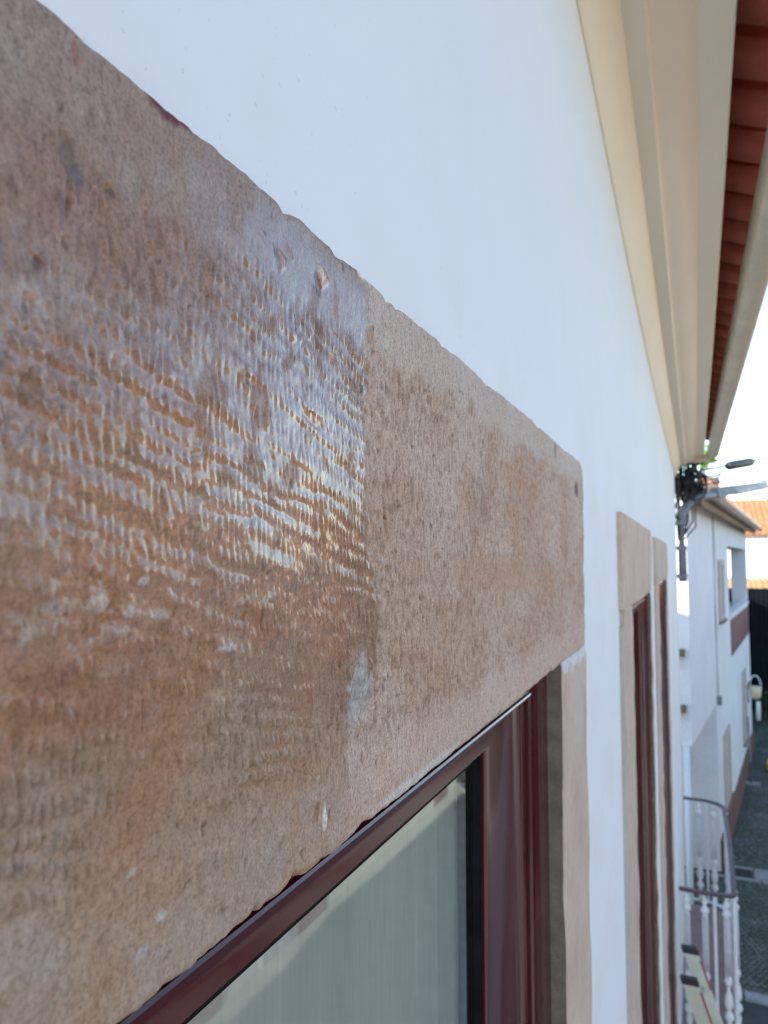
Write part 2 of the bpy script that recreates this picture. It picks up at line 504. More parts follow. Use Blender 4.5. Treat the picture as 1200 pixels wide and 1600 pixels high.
# ------------------------------------------------------------------ first window: the tooled stone lintel
def lintel_main(parent):
    y0, y1, zb, zt = W1['y0'], W1['y1'] - .005, W1['zb'], W1['zt']
    # columns: dense near the camera
    yv = [y0]
    while yv[-1] < y1 - 1e-4:
        y = yv[-1]
        step = .02 if y < .08 else .004 if y < .11 else (.00075 if y < .42 else .00075 + (y - .42) * .0042)
        yv.append(min(y + step, y1))
    yv = np.array(yv)
    nz = 360
    zv = np.linspace(0, 1, nz)
    Y, T = np.meshgrid(yv, zv, indexing='ij')
    # uneven outline
    ztop = zt + .0011 * fbm(yv * 60, yv * 0 + 3, 5, 4) + .0022 * gnoise(yv * 6, yv * 0, 8)
    # chips along the top edge
    for cy, cw, cd in ((.372, .004, .006), (.386, .007, .003), (.47, .008, .002), (.59, .012, .003), (.262, .005, .003), (.31, .006, .002), (.80, .015, .004), (.99, .02, .003)):
        ztop -= cd * np.exp(-((yv - cy) / cw) ** 2)
    zbot = zb + .0007 * fbm(yv * 70, yv * 0 + 9, 15, 4) + .006 * sst(.2, 1.1, yv) - .003
    for cy, cw, cd in ((.275, .004, .003), (.345, .006, .0015), (.245, .002, .003), (.62, .006, .002), (.73, .008, .002), (.86, .008, .002)):
        zbot += cd * np.exp(-((yv - cy) / cw) ** 2)
    # rounded right-hand corner
    rc = .030
    e = np.clip((yv - (y1 - rc)) / rc, 0, 1)
    ztop = ztop - rc * .75 * (1 - np.sqrt(np.clip(1 - e * e, 0, 1)))
    Z = zbot[:, None] + (ztop - zbot)[:, None] * T
    dtop = ztop[:, None] - Z; dbot = Z - zbot[:, None]
    dend = y1 - Y
    # ---- relief
    warp = .0035 * fbm(Y * 40, Z * 22, 21, 3) + .0012 * gnoise(Y * 130, Z * 60, 25)
    slant = .06 * Z
    Yw = Y + warp + slant
    ph = np.where(Yw < .345, Yw / .0041, .345 / .0041 + (Yw - .345) / .0064)
    saw = np.sin(2 * np.pi * ph) + .3 * np.sin(4 * np.pi * ph + 1)
    row = (Z + .22 * Y + .0075 * fbm(Y * 11, Z * 28, 27, 3) + .0012 * gnoise(ph * .9, Z * 20, 29)) / .0085
    rw = (1 - .75 * sst(.33, .40, Y)) * (.45 + .55 * sst(.10, .05, Z)) * (.45 + .75 * sst(-.4, .4, fbm(Y * 14, Z * 26, 35, 3)))
    brk = sst(-.8, .8, rw * np.sin(2 * np.pi * row) + 1.0 * gnoise(ph * 1.0, row * 1.1, 31))
    amp = .35 + .65 * sst(-.4, .5, fbm(Y * 9, Z * 14, 41, 3))
    band_top = sst(.030, .042, dtop + .006 * fbm(Y * 30, Z * 8, 51, 2))
    band_bot = sst(.026, .048, dbot + .010 * fbm(Y * 18, Z * 8, 52, 2))
    left_soft = .35 + .65 * sst(.13, .30, Y)
    tool = band_top * band_bot * amp * (.8 + .2 * left_soft)
    marg = (1 - band_top * band_bot)
    H = ((.00105 + .0004 * sst(0, -.06, Z) + .0003 * sst(.33, .40, Y)) * saw * brk + .00025 * rw * np.sin(2 * np.pi * row)) * tool
    H += (.0008 + .0006 * sst(.40, .25, Y)) * band_top * fbm(Y * 75, Z * 60, 61, 4)
    H += .0016 * fbm(Y * 9, Z * 9, 62, 3) + .0003 * fbm(Y * 240, Z * 160, 63, 3)
    # pits
    pit = gnoise(Y * 230, Z * 110, 71) + .4 * gnoise(Y * 500, Z * 240, 72)
    pits = sst(.62, .95, pit)
    H -= .0009 * pits * (.5 + .5 * band_top)
    H += .0010 * (band_top - 1) * -.6          # drafted margin stands slightly proud
    # ---- wet film
    yb = .343 + .006 * gnoise(Z * 60, Y * 0, 81) + .003 * gnoise(Z * 240, Y * 3, 82) + .016 * sst(.02, -.03, Z) - .035 * sst(-.045, -.085, Z)
    inside = sst(.0025, -.0035, Y - yb)
    film = inside * sst(-.112, -.03, Z + .01 * fbm(Y * 20, Z * 20, 83, 2))
    film *= 1 - .65 * sst(.13, .149, Z + .005 * fbm(Y * 30, Z * 30, 84, 2))
    film *= (.66 + .34 * sst(.12, .24, Y)) * (1 - .22 * sst(.27, .32, Y))
    film = np.clip(film, 0, 1)
    glint = sst(.25, .7, gnoise(Y * 210, Z * 190, 87) + .5 * fbm(Y * 30, Z * 30, 88, 2)) * sst(.43, .36, Y + .03 * fbm(Z * 30, Y * 30, 89, 2)) * sst(.03, -.01, Z)
    film = np.maximum(film, .55 * glint)
    patch = sst(-.55, -.15, fbm(Y * 60, Z * 40, 85, 3))
    film *= .35 + .65 * patch
    film *= 1 - .55 * sst(.02, -.03, Z + .012 * fbm(Y * 25, Z * 30, 86, 3))
    film *= 1 - .75 * sst(.27, .16, Y) * sst(.06, .10, Z)
    # the film fills the marks: softer, wavier relief
    Rz = Z + .22 * Y
    Hs = .00021 * saw * brk * tool + .00032 * tool * rw * np.sin(2 * np.pi * row) + .00095 * fbm(Y * 9, Rz * 76, 91, 3) + .00022 * gnoise(Y * 190, Z * 95, 92) + .0008 * fbm(Y * 9, Z * 9, 62, 3)
    H = H * (1 - .72 * film) + Hs * .72 * film
    # peeled flakes and bumps
    def ell(cy, cz, ry, rz, rot=0):
        dy = Y - cy; dz = Z - cz
        a = dy * math.cos(rot) + dz * math.sin(rot); b = -dy * math.sin(rot) + dz * math.cos(rot)
        return np.sqrt((a / ry) ** 2 + (b / rz) ** 2) + .42 * fbm(Y * 240, Z * 240, 99, 3)
    # ---- colour
    def lerp(a, b, t): return a + (b - a) * t[..., None]
    C = np.zeros(Y.shape + (3,)) + np.array((.46, .335, .265))
    C = lerp(C, np.array((.50, .405, .345)), sst(-.3, .5, fbm(Y * 7, Z * 9, 101, 4)))
    C = lerp(C, np.array((.40, .27, .205)), .7 * sst(.05, .6, fbm(Y * 16, Z * 12, 102, 4)))
    C = lerp(C, np.array((.45, .25, .14)), .55 * sst(.15, .7, fbm(Y * 8 + 3, Z * 20, 103, 4)))
    C = lerp(C, np.array((.47, .445, .415)), .5 * (1 - band_top) + .25 * (1 - band_bot))
    C = lerp(C, np.array((.52, .40, .35)), .5 * (1 - band_bot) * sst(.25, .4, Y))
    # darker flecks along the tool marks
    fl = sst(-.15, .65, gnoise(ph * 1.7 + 5, Z / .009, 111) + .5 * gnoise(Y * 330, Z * 150, 112))
    C = C * (1.04 - .30 * (fl * (.25 + .75 * band_top * band_bot))[..., None] * np.array((.9, 1, 1.1)))
    sp = sst(.45, .9, gnoise(Y * 420, Z * 330, 113) + .5 * gnoise(Y * 900, Z * 700, 114))
    C = C * (1 - .35 * sp[..., None])
    sp = sst(.5, .9, gnoise(Y * 380, Z * 260, 115) + .5 * gnoise(Y * 800, Z * 600, 116))
    C = C * (1 + .30 * sp[..., None])
    C = C * (1 - .55 * pits[..., None])
    # damp stone under the film: darker, richer
    damp = inside * sst(-.125, -.06, Z)
    warm_refl = sst(-.35, .35, fbm(Y * 10, Z * 30, 121, 4) - (Z - .03) * 7)  # orange of the mirrored roofs painted into the damp colour, stronger lower down
    damp_col = lerp(C * np.array((.58, .50, .47)), np.zeros_like(C) + np.array((.29, .165, .090)), .38 * warm_refl)
    C = lerp(C, damp_col, damp * .9)
    C = lerp(C, C * np.array((.86, .84, .82)), inside * (1 - damp))
    # lower left: colour pulled towards a dull grey-brown
    dull_tone = sst(-.02, -.09, Z) * sst(.36, .22, Y)
    C = lerp(C, np.array((.34, .265, .20)), .5 * dull_tone)
    C = lerp(C, np.array((.38, .35, .32)), .30 * sst(.1, .6, fbm(Y * 38, Z * 38, 131, 5)) * inside)
    C = lerp(C, C * np.array((1.02, .80, .62)), .6 * sst(.05, .5, fbm(Y * 20, Z * 26, 133, 5)) * sst(.45, .30, Y) * sst(.02, -.03, Z))
    ochre_refl = sst(.075, .03, Z) * sst(-.115, -.06, Z) * sst(.36, .30, Y) * sst(-.5, .35, fbm(Y * 13, Z * 24, 135, 5))
    C = lerp(C, C * np.array((1.12, .88, .62)) + np.array((.03, .008, 0)), .48 * ochre_refl)  # the film's orange reflection painted into the stone colour across this band
    # grey-white residue specks in a line
    res = sst(.35, .6, fbm(Y * 70, Z * 110, 141, 3)) * np.exp(-((Z + .018 - .02 * (Y - .2)) / .005) ** 2) * sst(.40, .2, Y)
    C = lerp(C, np.array((.50, .48, .46)), .35 * res)
    H += .0006 * res
    def spot(cy, cz, ry, rz, colr, k=1., rot=0, dh=0):
        nonlocal C, H
        t = sst(1.25, .6, ell(cy, cz, ry, rz, rot)) * k
        C = lerp(C, np.array(colr), t)
        H = H + dh * t
    for s in SPOTS: spot(*s)
    # edges rounded over
    rr = .0045 + .0015 * fbm(Y * 40, Z * 40, 151, 2)
    edge = np.minimum(np.minimum(dtop, dend), dbot)
    q = np.clip(1 - edge / rr, 0, 1)
    X = H - .0055 * (1 - np.sqrt(np.clip(1 - q * q, 0, 1)))
    n, k = Y.shape
    P = np.stack([X, Y, Z], -1)
    # skirts running back into the wall
    top = P[:, -1:].copy(); top[..., 0] = -.03
    bot = P[:, :1].copy(); bot[..., 0] = -.075; bot[..., 2] += .002
    P = np.concatenate([bot, P, top], 1)
    C = np.concatenate([C[:, :1], C, C[:, -1:]], 1); film = np.concatenate([film[:, :1] * 0, film, film[:, -1:] * 0], 1)
    end = P[-1:].copy(); end[..., 0] = -.03
    P = np.concatenate([P, end], 0); C = np.concatenate([C, C[-1:]], 0); film = np.concatenate([film, film[-1:] * 0], 0)
    n, k = P.shape[:2]
    idx = np.arange(n * k).reshape(n, k)
    F = np.stack([idx[:-1, :-1], idx[1:, :-1], idx[1:, 1:], idx[:-1, 1:]], -1).reshape(-1, 4)
    o0 = np.array(ORG[parent.name])
    V = P.reshape(-1, 3) - o0
    me = bpy.data.meshes.new('lintel')
    me.vertices.add(len(V)); me.vertices.foreach_set('co', V.astype(np.float32).ravel())
    me.loops.add(F.size); me.loops.foreach_set('vertex_index', F.astype(np.int32).ravel())
    me.polygons.add(len(F)); me.polygons.foreach_set('loop_start', np.arange(0, F.size, 4, dtype=np.int32))
    me.update(calc_edges=True)
    me.polygons.foreach_set('use_smooth', np.ones(len(F), bool))
    at = me.attributes.new('tint', 'FLOAT_COLOR', 'POINT')
    C4 = np.concatenate([np.clip(C.reshape(-1, 3) * np.array((1.10, 1.065, .975)), 0, 1), np.ones((len(V), 1))], 1)
    at.data.foreach_set('color', C4.astype(np.float32).ravel())
    at = me.attributes.new('film', 'FLOAT', 'POINT')
    at.data.foreach_set('value', film.astype(np.float32).ravel())
    me.materials.append(wetstone)
    o = bpy.data.objects.new('lintel', me); col.objects.link(o); o.parent = parent
    ORG[o.name] = tuple(o0)
    return o

# marks on the stone: y, z, ry, rz, colour, strength, rotation, height
SPOTS = [
    (0.1445, 0.1099, 0.0030, 0.0056, (0.1, 0.1, 0.12), 0.95, 0.2, -0.0006),
    (0.1482, 0.1060, 0.0034, 0.0028, (0.13, 0.12, 0.13), 0.8, 0, -0.0004),
    (0.1436, 0.1109, 0.0035, 0.0060, (0.26, 0.17, 0.09), 0.5, 0.2, 0),
    (0.1607, 0.1084, 0.0031, 0.0027, (0.3, 0.17, 0.06), 0.6, 0, 0),
    (0.1615, 0.1072, 0.0015, 0.0013, (0.08, 0.07, 0.08), 0.85, 0, -0.0004),
    (0.1463, 0.1399, 0.0018, 0.0036, (0.27, 0.12, 0.1), 0.7, 0.2, -0.0002),
    (0.1844, 0.1462, 0.0083, 0.0030, (0.13, 0.028, 0.04), 1.0, 0, 0.0004),
    (0.1948, 0.1482, 0.0069, 0.0027, (0.13, 0.028, 0.04), 0.95, 0, 0.0004),
    (0.2011, 0.1490, 0.0036, 0.0018, (0.13, 0.028, 0.04), 0.9, 0, 0.0003),
    (0.2582, 0.1491, 0.0047, 0.0025, (0.15, 0.035, 0.04), 0.95, 0, 0),
    (0.3117, 0.1510, 0.0064, 0.0022, (0.16, 0.06, 0.05), 0.8, 0, 0),
    (0.2571, 0.1237, 0.0046, 0.0043, (0.36, 0.16, 0.08), 0.9, 0.3, 0.0004),
    (0.2541, 0.1242, 0.0020, 0.0048, (0.1, 0.07, 0.06), 0.85, 0.4, -0.0005),
    (0.2946, 0.1302, 0.0058, 0.0048, (0.46, 0.17, 0.05), 1.0, 0.2, 0.0006),
    (0.2903, 0.1269, 0.0025, 0.0077, (0.09, 0.06, 0.05), 0.85, 0.3, -0.0005),
    (0.2921, 0.1320, 0.0031, 0.0042, (0.6, 0.52, 0.42), 0.7, 0.3, 0.0005),
    (0.2576, 0.0990, 0.0026, 0.0019, (0.42, 0.19, 0.07), 0.8, 0.3, 0),
    (0.3054, 0.0952, 0.0040, 0.0031, (0.36, 0.13, 0.05), 0.9, 0.3, -0.0003),
    (0.2856, 0.0627, 0.0110, 0.0026, (0.36, 0.16, 0.05), 0.9, -0.2, -0.0006),
    (0.2399, 0.0683, 0.0074, 0.0020, (0.36, 0.17, 0.06), 0.7, -0.2, -0.0005),
    (0.1732, 0.0514, 0.0033, 0.0035, (0.36, 0.2, 0.08), 0.6, -0.3, -0.0004),
    (0.3373, -0.0641, 0.0142, 0.0138, (0.40, 0.41, 0.41), 0.7, 0, -0.0012),
    (0.3299, -0.0759, 0.0075, 0.0067, (0.46, 0.45, 0.45), 0.5, 0, 0),
    (0.3395, -0.0525, 0.0063, 0.0057, (0.5, 0.5, 0.49), 0.6, 0, 0),
    (0.3468, 0.1178, 0.0067, 0.0048, (0.42, 0.22, 0.09), 0.75, 0, 0),
    (0.3354, 0.1470, 0.0040, 0.0040, (0.78, 0.79, 0.79), 1.0, 0, 0.0012),
    (1.0838, 0.1015, 0.0193, 0.0112, (0.12, 0.09, 0.07), 0.95, 0, -0.001),
    (0.5757, 0.0442, 0.0100, 0.0134, (0.3, 0.2, 0.14), 0.6, 0, -0.0004),
    (0.5373, 0.1175, 0.0089, 0.0070, (0.3, 0.2, 0.15), 0.6, 0, -0.0004),
    (0.9029, 0.1373, 0.0091, 0.0143, (0.25, 0.2, 0.17), 0.8, 0, -0.0006),
    (0.7246, -0.0182, 0.1822, 0.0125, (0.47, 0.29, 0.2), 0.6, 0, 0),
    (0.6002, -0.0074, 0.1558, 0.0116, (0.45, 0.28, 0.19), 0.5, 0, 0),
    (0.2987, -0.1141, 0.0015, 0.0067, (0.68, 0.66, 0.6), 1.0, 0, 0.0006),
    (0.2915, -0.1102, 0.0036, 0.0044, (0.26, 0.14, 0.08), 0.8, 0, -0.0003),
    (0.4056, -0.1285, 0.0516, 0.0036, (0.58, 0.57, 0.55), 0.75, 0.0, 0.0004),
    (0.4639, -0.1282, 0.0424, 0.0032, (0.55, 0.54, 0.53), 0.6, 0.0, 0.0003),
    (0.1599, -0.0123, 0.0044, 0.0029, (0.50, 0.46, 0.43), 0.5, 0, 0.0003),
    (0.1739, -0.0150, 0.0033, 0.0017, (0.44, 0.43, 0.43), 0.45, 0, 0.0002),
    (0.1868, -0.0168, 0.0055, 0.0016, (0.46, 0.45, 0.44), 0.45, 0, 0.0002),
    (0.1463, -0.0121, 0.0088, 0.0020, (0.45, 0.43, 0.41), 0.35, 0, 0.0001),
    (0.2232, -0.0311, 0.0064, 0.0014, (0.55, 0.53, 0.51), 0.6, 0, 0.0004),
    (0.1792, -0.0062, 0.0023, 0.0016, (0.45, 0.47, 0.52), 0.6, 0, 0.0005),
    (0.1813, -0.1167, 0.0034, 0.0017, (0.46, 0.46, 0.47), 0.6, 0.3, 0.0004),
    (0.1764, -0.0921, 0.0025, 0.0013, (0.44, 0.43, 0.44), 0.6, 0.3, 0.0003),
    (0.2164, -0.1354, 0.0114, 0.0021, (0.44, 0.41, 0.39), 0.45, 0.6, 0.0003),
    (0.1887, -0.1088, 0.0021, 0.0014, (0.5, 0.5, 0.5), 0.7, 0, 0.0003),
    (0.2019, -0.1055, 0.0047, 0.0010, (0.26, 0.15, 0.1), 0.6, 0.4, -0.0003),
    (0.1410, -0.0332, 0.0045, 0.0032, (0.3, 0.15, 0.11), 0.5, 0, 0),
    (0.1491, -0.0295, 0.0022, 0.0027, (0.27, 0.13, 0.1), 0.5, 0, 0),
]

def sub_empty(name, parent, loc):
    o = bpy.data.objects.new(name, None); col.objects.link(o); o.parent = parent
    p = ORG[parent.name]
    o.location = (loc[0] - p[0], loc[1] - p[1], loc[2] - p[2])
    o.empty_display_size = .05
    ORG[o.name] = tuple(loc)
    return o

def rough_block(name, parent, x0, x1, y0, y1, z0, z1, mat, amp=.002, seed=0, step=.02, reveal_mat=None):
    """stone block: front face relief, uneven arrises; front at x1"""
    ny = max(2, int((y1 - y0) / step)); nz = max(2, int((z1 - z0) / step))
    yy = np.linspace(0, 1, ny + 1); zz = np.linspace(0, 1, nz + 1)
    T, S = np.meshgrid(yy, zz, indexing='ij')
    Zg = z0 + (z1 - z0) * S
    ya = y0 + amp * 1.2 * fbm(Zg * 6, Zg * 0 + seed, seed + 1, 4); yb = y1 + amp * 1.2 * fbm(Zg * 5, Zg * 0 + seed + 5, seed + 2, 4)
    Yg = ya + (yb - ya) * T
    X = x1 + amp * fbm(Yg * 8, Zg * 8, seed + 3, 4)
    ed = np.minimum(np.minimum(Yg - ya, yb - Yg), np.minimum(Zg - z0, z1 - Zg))
    X = X - .003 * np.clip(1 - ed / .006, 0, 1)
    P = np.stack([X, Yg, Zg], -1)
    m = MB()
    P2 = np.concatenate([P[:1].copy(), P, P[-1:].copy()], 0)
    P2[0, :, 0] = x0; P2[-1, :, 0] = x0
    P3 = np.concatenate([P2[:, :1].copy(), P2, P2[:, -1:].copy()], 1)
    P3[:, 0, 0] = x0; P3[:, -1, 0] = x0
    m.grid(P3)
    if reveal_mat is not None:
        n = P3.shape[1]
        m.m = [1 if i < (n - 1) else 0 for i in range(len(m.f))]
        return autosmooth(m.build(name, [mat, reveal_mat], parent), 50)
    return autosmooth(m.build(name, mat, parent), 50)

S1 = sub_empty('window_surround', house, (0, .5, -1.6))
lintel = lintel_main(S1)
rough_block('jamb', S1, -.07, -.001, W1['o1'], W1['y1'] + .012, W1['sill'], W1['zb'] - .001, sandstone, .002, 11, .012, brown_reveal)
rough_block('jamb', S1, -.07, -.001, W1['y0'], W1['o0'], W1['sill'], W1['zb'] - .001, sandstone, .002, 13)
rough_block('sill', S1, -.10, .003, W1['y0'], W1['y1'], W1['sill'] - .14, W1['sill'], sandstone, .002, 14)
# mortar smeared over the joint between lintel and jamb
ny, nz = 40, 16
yy = np.linspace(W1['o1'] + .004, W1['y1'] - .004, ny); tt = np.linspace(0, 1, nz)
Yg, T = np.meshgrid(yy, tt, indexing='ij')
hh = .012 + .022 * np.clip(fbm(yy * 30, yy * 0, 201, 3) + .45, 0, 1.2)
Zg = W1['zb'] + .006 - T * hh[:, None]
edge = np.minimum(np.minimum(T, 1 - T) * 2.2, np.minimum(Yg - yy[0], yy[-1] - Yg) / .012)
Xg = -.005 + .0075 * np.clip(edge, 0, 1) ** .5 + .0016 * fbm(Yg * 60, Zg * 90, 203, 3)
m = MB(); m.grid(np.stack([Xg, Yg, Zg], -1)); m.build('mortar_joint', white_mortar, S1, True)

def plain_surround(W, seed):
    S = sub_empty('window_surround', house, (0, (W['y0'] + W['y1']) / 2, W['sill']))
    # lintel with a slightly uneven top
    rough_block('lintel', S, -.05, .006, W['y0'], W['y1'], W['zb'], W['zt'], sandstone, .004, seed, .03)
    rough_block('jamb', S, -.07, .004, W['y0'] + .03, W['o0'], W['sill'], W['zb'] - .001, sandstone, .004, seed + 2, .03)
    rough_block('jamb', S, -.07, .004, W['o1'], W['y1'] - .02, W['sill'], W['zb'] - .001, sandstone, .004, seed + 4, .03, brown_reveal)
    rough_block('sill', S, -.10, .003, W['y0'], W['y1'], W['sill'] - .14, W['sill'], sandstone, .003, seed + 6, .03)
    # brown mortar packed along the near side of the frame
    m = MB()
    zz = np.arange(W['sill'], W['zb'], .05)
    P = np.array([[(WX - .01, W['y0'] + .002, z) for z in zz],
                  [(WX + .006 + .003 * random.random(), W['y0'] + .004, z) for z in zz],
                  [(WX + .008 + .003 * random.random(), W['y0'] + .028 + .004 * random.random(), z) for z in zz],
                  [(WX - .01, W['y0'] + .03, z) for z in zz]])
    m.grid(P); m.build('mortar_strip', beige_frame, S)
    return S
plain_surround(W2, 31)
plain_surround(W3, 51)

# ------------------------------------------------------------------ windows
def frame_profile_ring(W, prof, name, mat, parent, zt_off=0., inset_back=0.):
    """moulding mitred round the opening: prof = [(d, x)] with d the distance in from the opening edge"""
    y0, y1, zb, zt = W['o0'], W['o1'], W['sill'], W['zb'] - zt_off
    P = []
    for d, x in prof:
        P.append([(x, y0 + d, zb + d), (x, y0 + d, zt - d), (x, y1 - d, zt - d), (x, y1 - d, zb + d), (x, y0 + d, zb + d)])
    m = MB(); m.grid(np.array(P))
    return autosmooth(m.build(name, mat, parent), 28)

def window(W, deep=0.):
    wn = sub_empty('window', house, (-.03, (W['o0'] + W['o1']) / 2, W['sill']))
    x = -.022 - deep
    prof = [(0, x - .06), (0, x), (.016, x), (.020, x + .0004), (.023, x + .0014), (.030, x + .0018), (.036, x + .0008), (.038, x - .004), (.050, x - .004), (.052, x - .001), (.056, x), (.059, x - .002), (.060, x - .010), (.060, x - .06)]
    # the side members are wider than the head: separate factors
    y0, y1, zb, zt = W['o0'], W['o1'], W['sill'], W['zb']
    def ring(prof, name, mat, parent, hf, vf):
        P = []
        for d, xx in prof:
            a, b = d * vf, d * hf
            P.append([(xx, y0 + a, zb + b), (xx, y0 + a, zt - b), (xx, y1 - a, zt - b), (xx, y1 - a, zb + b), (xx, y0 + a, zb + b)])
        m = MB(); m.grid(np.array(P)); return autosmooth(m.build(name, mat, parent), 28)
    fr = ring(prof, 'frame', maroon, wn, .40, 1.77)
    xs = x - .008
    sprof = [(.0605, xs - .04), (.0605, xs + .003), (.063, xs + .003), (.066, xs - .001), (.078, xs - .0032), (.090, xs - .0048), (.096, xs - .0050), (.104, xs - .0046), (.118, xs - .0036), (.122, xs - .0038), (.125, xs - .006), (.126, xs - .022), (.126, xs - .05)]
    sp = []
    # sash follows the frame; horizontals narrower
    def ring2(prof, name, mat, parent):
        P = []
        for d, xx in prof:
            e = d - .06
            a = .06 * 1.77 + e * 2.27
            b = .06 * .40 + e * .40
            P.append([(xx, y0 + a, zb + b), (xx, y0 + a, zt - b), (xx, y1 - a, zt - b), (xx, y1 - a, zb + b), (xx, y0 + a, zb + b)])
        m = MB(); m.grid(np.array(P)); return autosmooth(m.build(name, mat, parent), 28)
    ss = ring2(sprof, 'sash', maroon, wn)
    a0 = .06 * 1.77 + .066 * 2.27; b0 = .06 * .40 + .066 * .40
    P = []
    for (da, db, xx) in ((0, 0, xs - .008), (.001, .004, xs - .011), (.003, .008, xs - .0135), (.004, .011, xs - .0148), (.004, .011, xs - .03)):
        P.append([(xx, y0 + a0 + da, zb + b0 + db), (xx, y0 + a0 + da, zt - b0 - db), (xx, y1 - a0 - da, zt - b0 - db), (xx, y1 - a0 - da, zb + b0 + db), (xx, y0 + a0 + da, zb + b0 + db)])
    m = MB(); m.grid(np.array(P)); m.build('gasket', maroon if deep else gasket, wn)
    a = .06 * 1.77 + .070 * 2.27; b = .06 * .40 + .070 * .40
    m = MB(); xg = xs - .015
    m.add([(xg, y0 + a, zb + b), (xg, y1 - a, zb + b), (xg, y1 - a, zt - b), (xg, y0 + a, zt - b)], [(0, 1, 2, 3)])
    m.build('glass_pane', glass, wn)
    if deep:
        m = MB()
        for q in range(4):
            ya, yb = y0 + .03 + q * (y1 - y0 - .06) / 4, y0 + .03 + (q + 1) * (y1 - y0 - .06) / 4
            m = MB(); m.box(xg - .03, xg - .008, ya + .004, yb - .004, zb + .02, zt - .02); m.build('shutter_board', maroon, wn)
    return wn
window(W1); window(W2, -.013); window(W3, -.013)

def curtain(W, xc, ya, yb, label, seed):
    n = 260; ys_ = np.linspace(ya, yb, n); zs_ = np.linspace(W['sill'] + .05, W['zb'] - .01, 8)
    ph = np.cumsum(1 + .5 * gnoise(ys_ * 9, ys_ * 0, seed)) * (yb - ya) / n
    amp = .004 + .018 * sst(yb - .22, yb - .05, ys_) + .004 * gnoise(ys_ * 6, ys_ * 0, seed + 1)
    xx = xc + amp * np.sin(ph * 2 * np.pi / .055) + .004 * gnoise(ys_ * 25, ys_ * 0, seed + 2)
    P = np.array([[(xx[i] + .003 * math.sin(j + i * .02), ys_[i], zs_[j]) for j in range(8)] for i in range(n)])
    m = MB(); m.grid(P)
    o = m.build('curtain', curtain_mat, None, True)
    return tag(o, label, 'curtain')
curtain(W1, -.072, -.30, .80, 'pale net curtain hanging behind the nearest window pane under the tooled stone lintel', 301)

# ------------------------------------------------------------------ balcony (part of the house)
bal = sub_empty('balcony', house, (0, 6.5, -3.15))
YB0, YB1, XB, ZR, ZF = 5.46, 7.50, .335, -2.20, -3.15
m = MB(); 
pts = [(WX - .02, YB0 - .03), (XB - .02, YB0 - .03), (XB + .03, YB0 + .02), (XB + .03, YB1 - .22), (XB - .02, YB1 - .06), (XB - .12, YB1 + .03), (WX - .02, YB1 + .03)]
n = len(pts)
m.add([(a, b, ZF - .12) for a, b in pts] + [(a, b, ZF) for a, b in pts],
      [tuple(range(n))[::-1], tuple(range(n, 2 * n))] + [(i, (i + 1) % n, n + (i + 1) % n, n + i) for i in range(n)])
m.build('slab', slab_mat, bal)
def rail_path():
    p = [(0, YB0)] + [(XB * t, YB0 - .012 * math.sin(math.pi * t)) for t in (.25, .5, .75)] + [(XB - .03, YB0 + .002), (XB - .005, YB0 + .02)]
    p += [(XB + .01 * math.sin(math.pi * t), YB0 + .05 + (YB1 - .26 - YB0) * t) for t in np.linspace(0, 1, 9)]
    for t in np.linspace(.15, 1, 6): p.append((XB - .20 + .20 * math.cos(t * math.pi / 2), YB1 - .20 + .20 * math.sin(t * math.pi / 2)))
    p += [(XB * .2, YB1), (0, YB1 + .01)]
    return p
RP = rail_path()
def ribbon(path, w_, h_, z):
    m = MB(); P = [[], [], [], []]
    for i, (a, b) in enumerate(path):
        p0 = Vector(path[max(i - 1, 0)]); p1 = Vector(path[min(i + 1, len(path) - 1)])
        d = (p1 - p0).normalized(); nn = Vector((d.y, -d.x)) * w_ / 2
        for k, (s, dz) in enumerate(((-1, 0), (1, 0), (1, h_), (-1, h_))): P[k].append((a + nn.x * s, b + nn.y * s, z + dz))
    m.grid(np.array(P), True); return m
ribbon(RP, .034, .018, ZR).build('handrail', rail_mat, bal)
ribbon(RP, .030, .012, ZF + .06).build('bottom_rail', white_iron, bal)
# cast baluster: bulbs, collars and a long slotted middle
def baluster_mesh():
    m = MB(); c = (0, 0, 0); h = ZR - ZF - .06
    m.lathe(c, [(.006, h), (.010, h - .01), (.008, h - .03), (.016, h - .045), (.020, h - .06), (.010, h - .08), (.013, h - .09), (.024, h - .105), (.024, h - .125), (.014, h - .135), (.018, h - .15), (.006, h - .16)], 8)
    for s in (-1, 1):
        m.box(-.004, .004, s * .012 - .0045, s * .012 + .0045, h - .52, h - .15)
        m.box(s * .012 - .0045, s * .012 + .0045, -.004, .004, h - .52, h - .15)
    m.lathe(c, [(.006, h - .50), (.018, h - .515), (.022, h - .54), (.012, h - .565), (.009, h - .59), (.020, h - .63), (.024, h - .67), (.020, h - .70), (.010, h - .72), (.024, h - .74), (.026, h - .77), (.012, h - .79), (.020, h - .82), (.014, h - .86), (.020, 0), (.004, 0)], 8)
    m.v = [(a * 1.1, b * 1.1, c) for a, b, c in m.v]
    return m
def rod_mesh():
    m = MB(); m.lathe((0, 0, 0), [(.011, 0), (.011, ZR - ZF - .06)], 8); return m
bp = rp_ = None
def place_bal(x, y, ornate):
    global bp, rp_
    z = ZF + .07
    proto = bp if ornate else rp_
    if proto is None:
        mb = baluster_mesh() if ornate else rod_mesh()
        mb.v = [(a + x, b + y, c + z) for a, b, c in mb.v]
        o = mb.build('baluster', white_iron, bal, True); o['_x'] = 0
        del o['_x']
        if ornate: bp = (o, x, y)
        else: rp_ = (o, x, y)
    else:
        copy_part(proto[0], bal, (x - proto[1], y - proto[2], 0), 'baluster')
for x, o in ((.045, True), (.155, True), (.215, False), (.285, True)):
    place_bal(x, YB0 - .008, o)
place_bal(XB - .004, YB0 + .02, False)
yy = YB0 + .12; k = 0
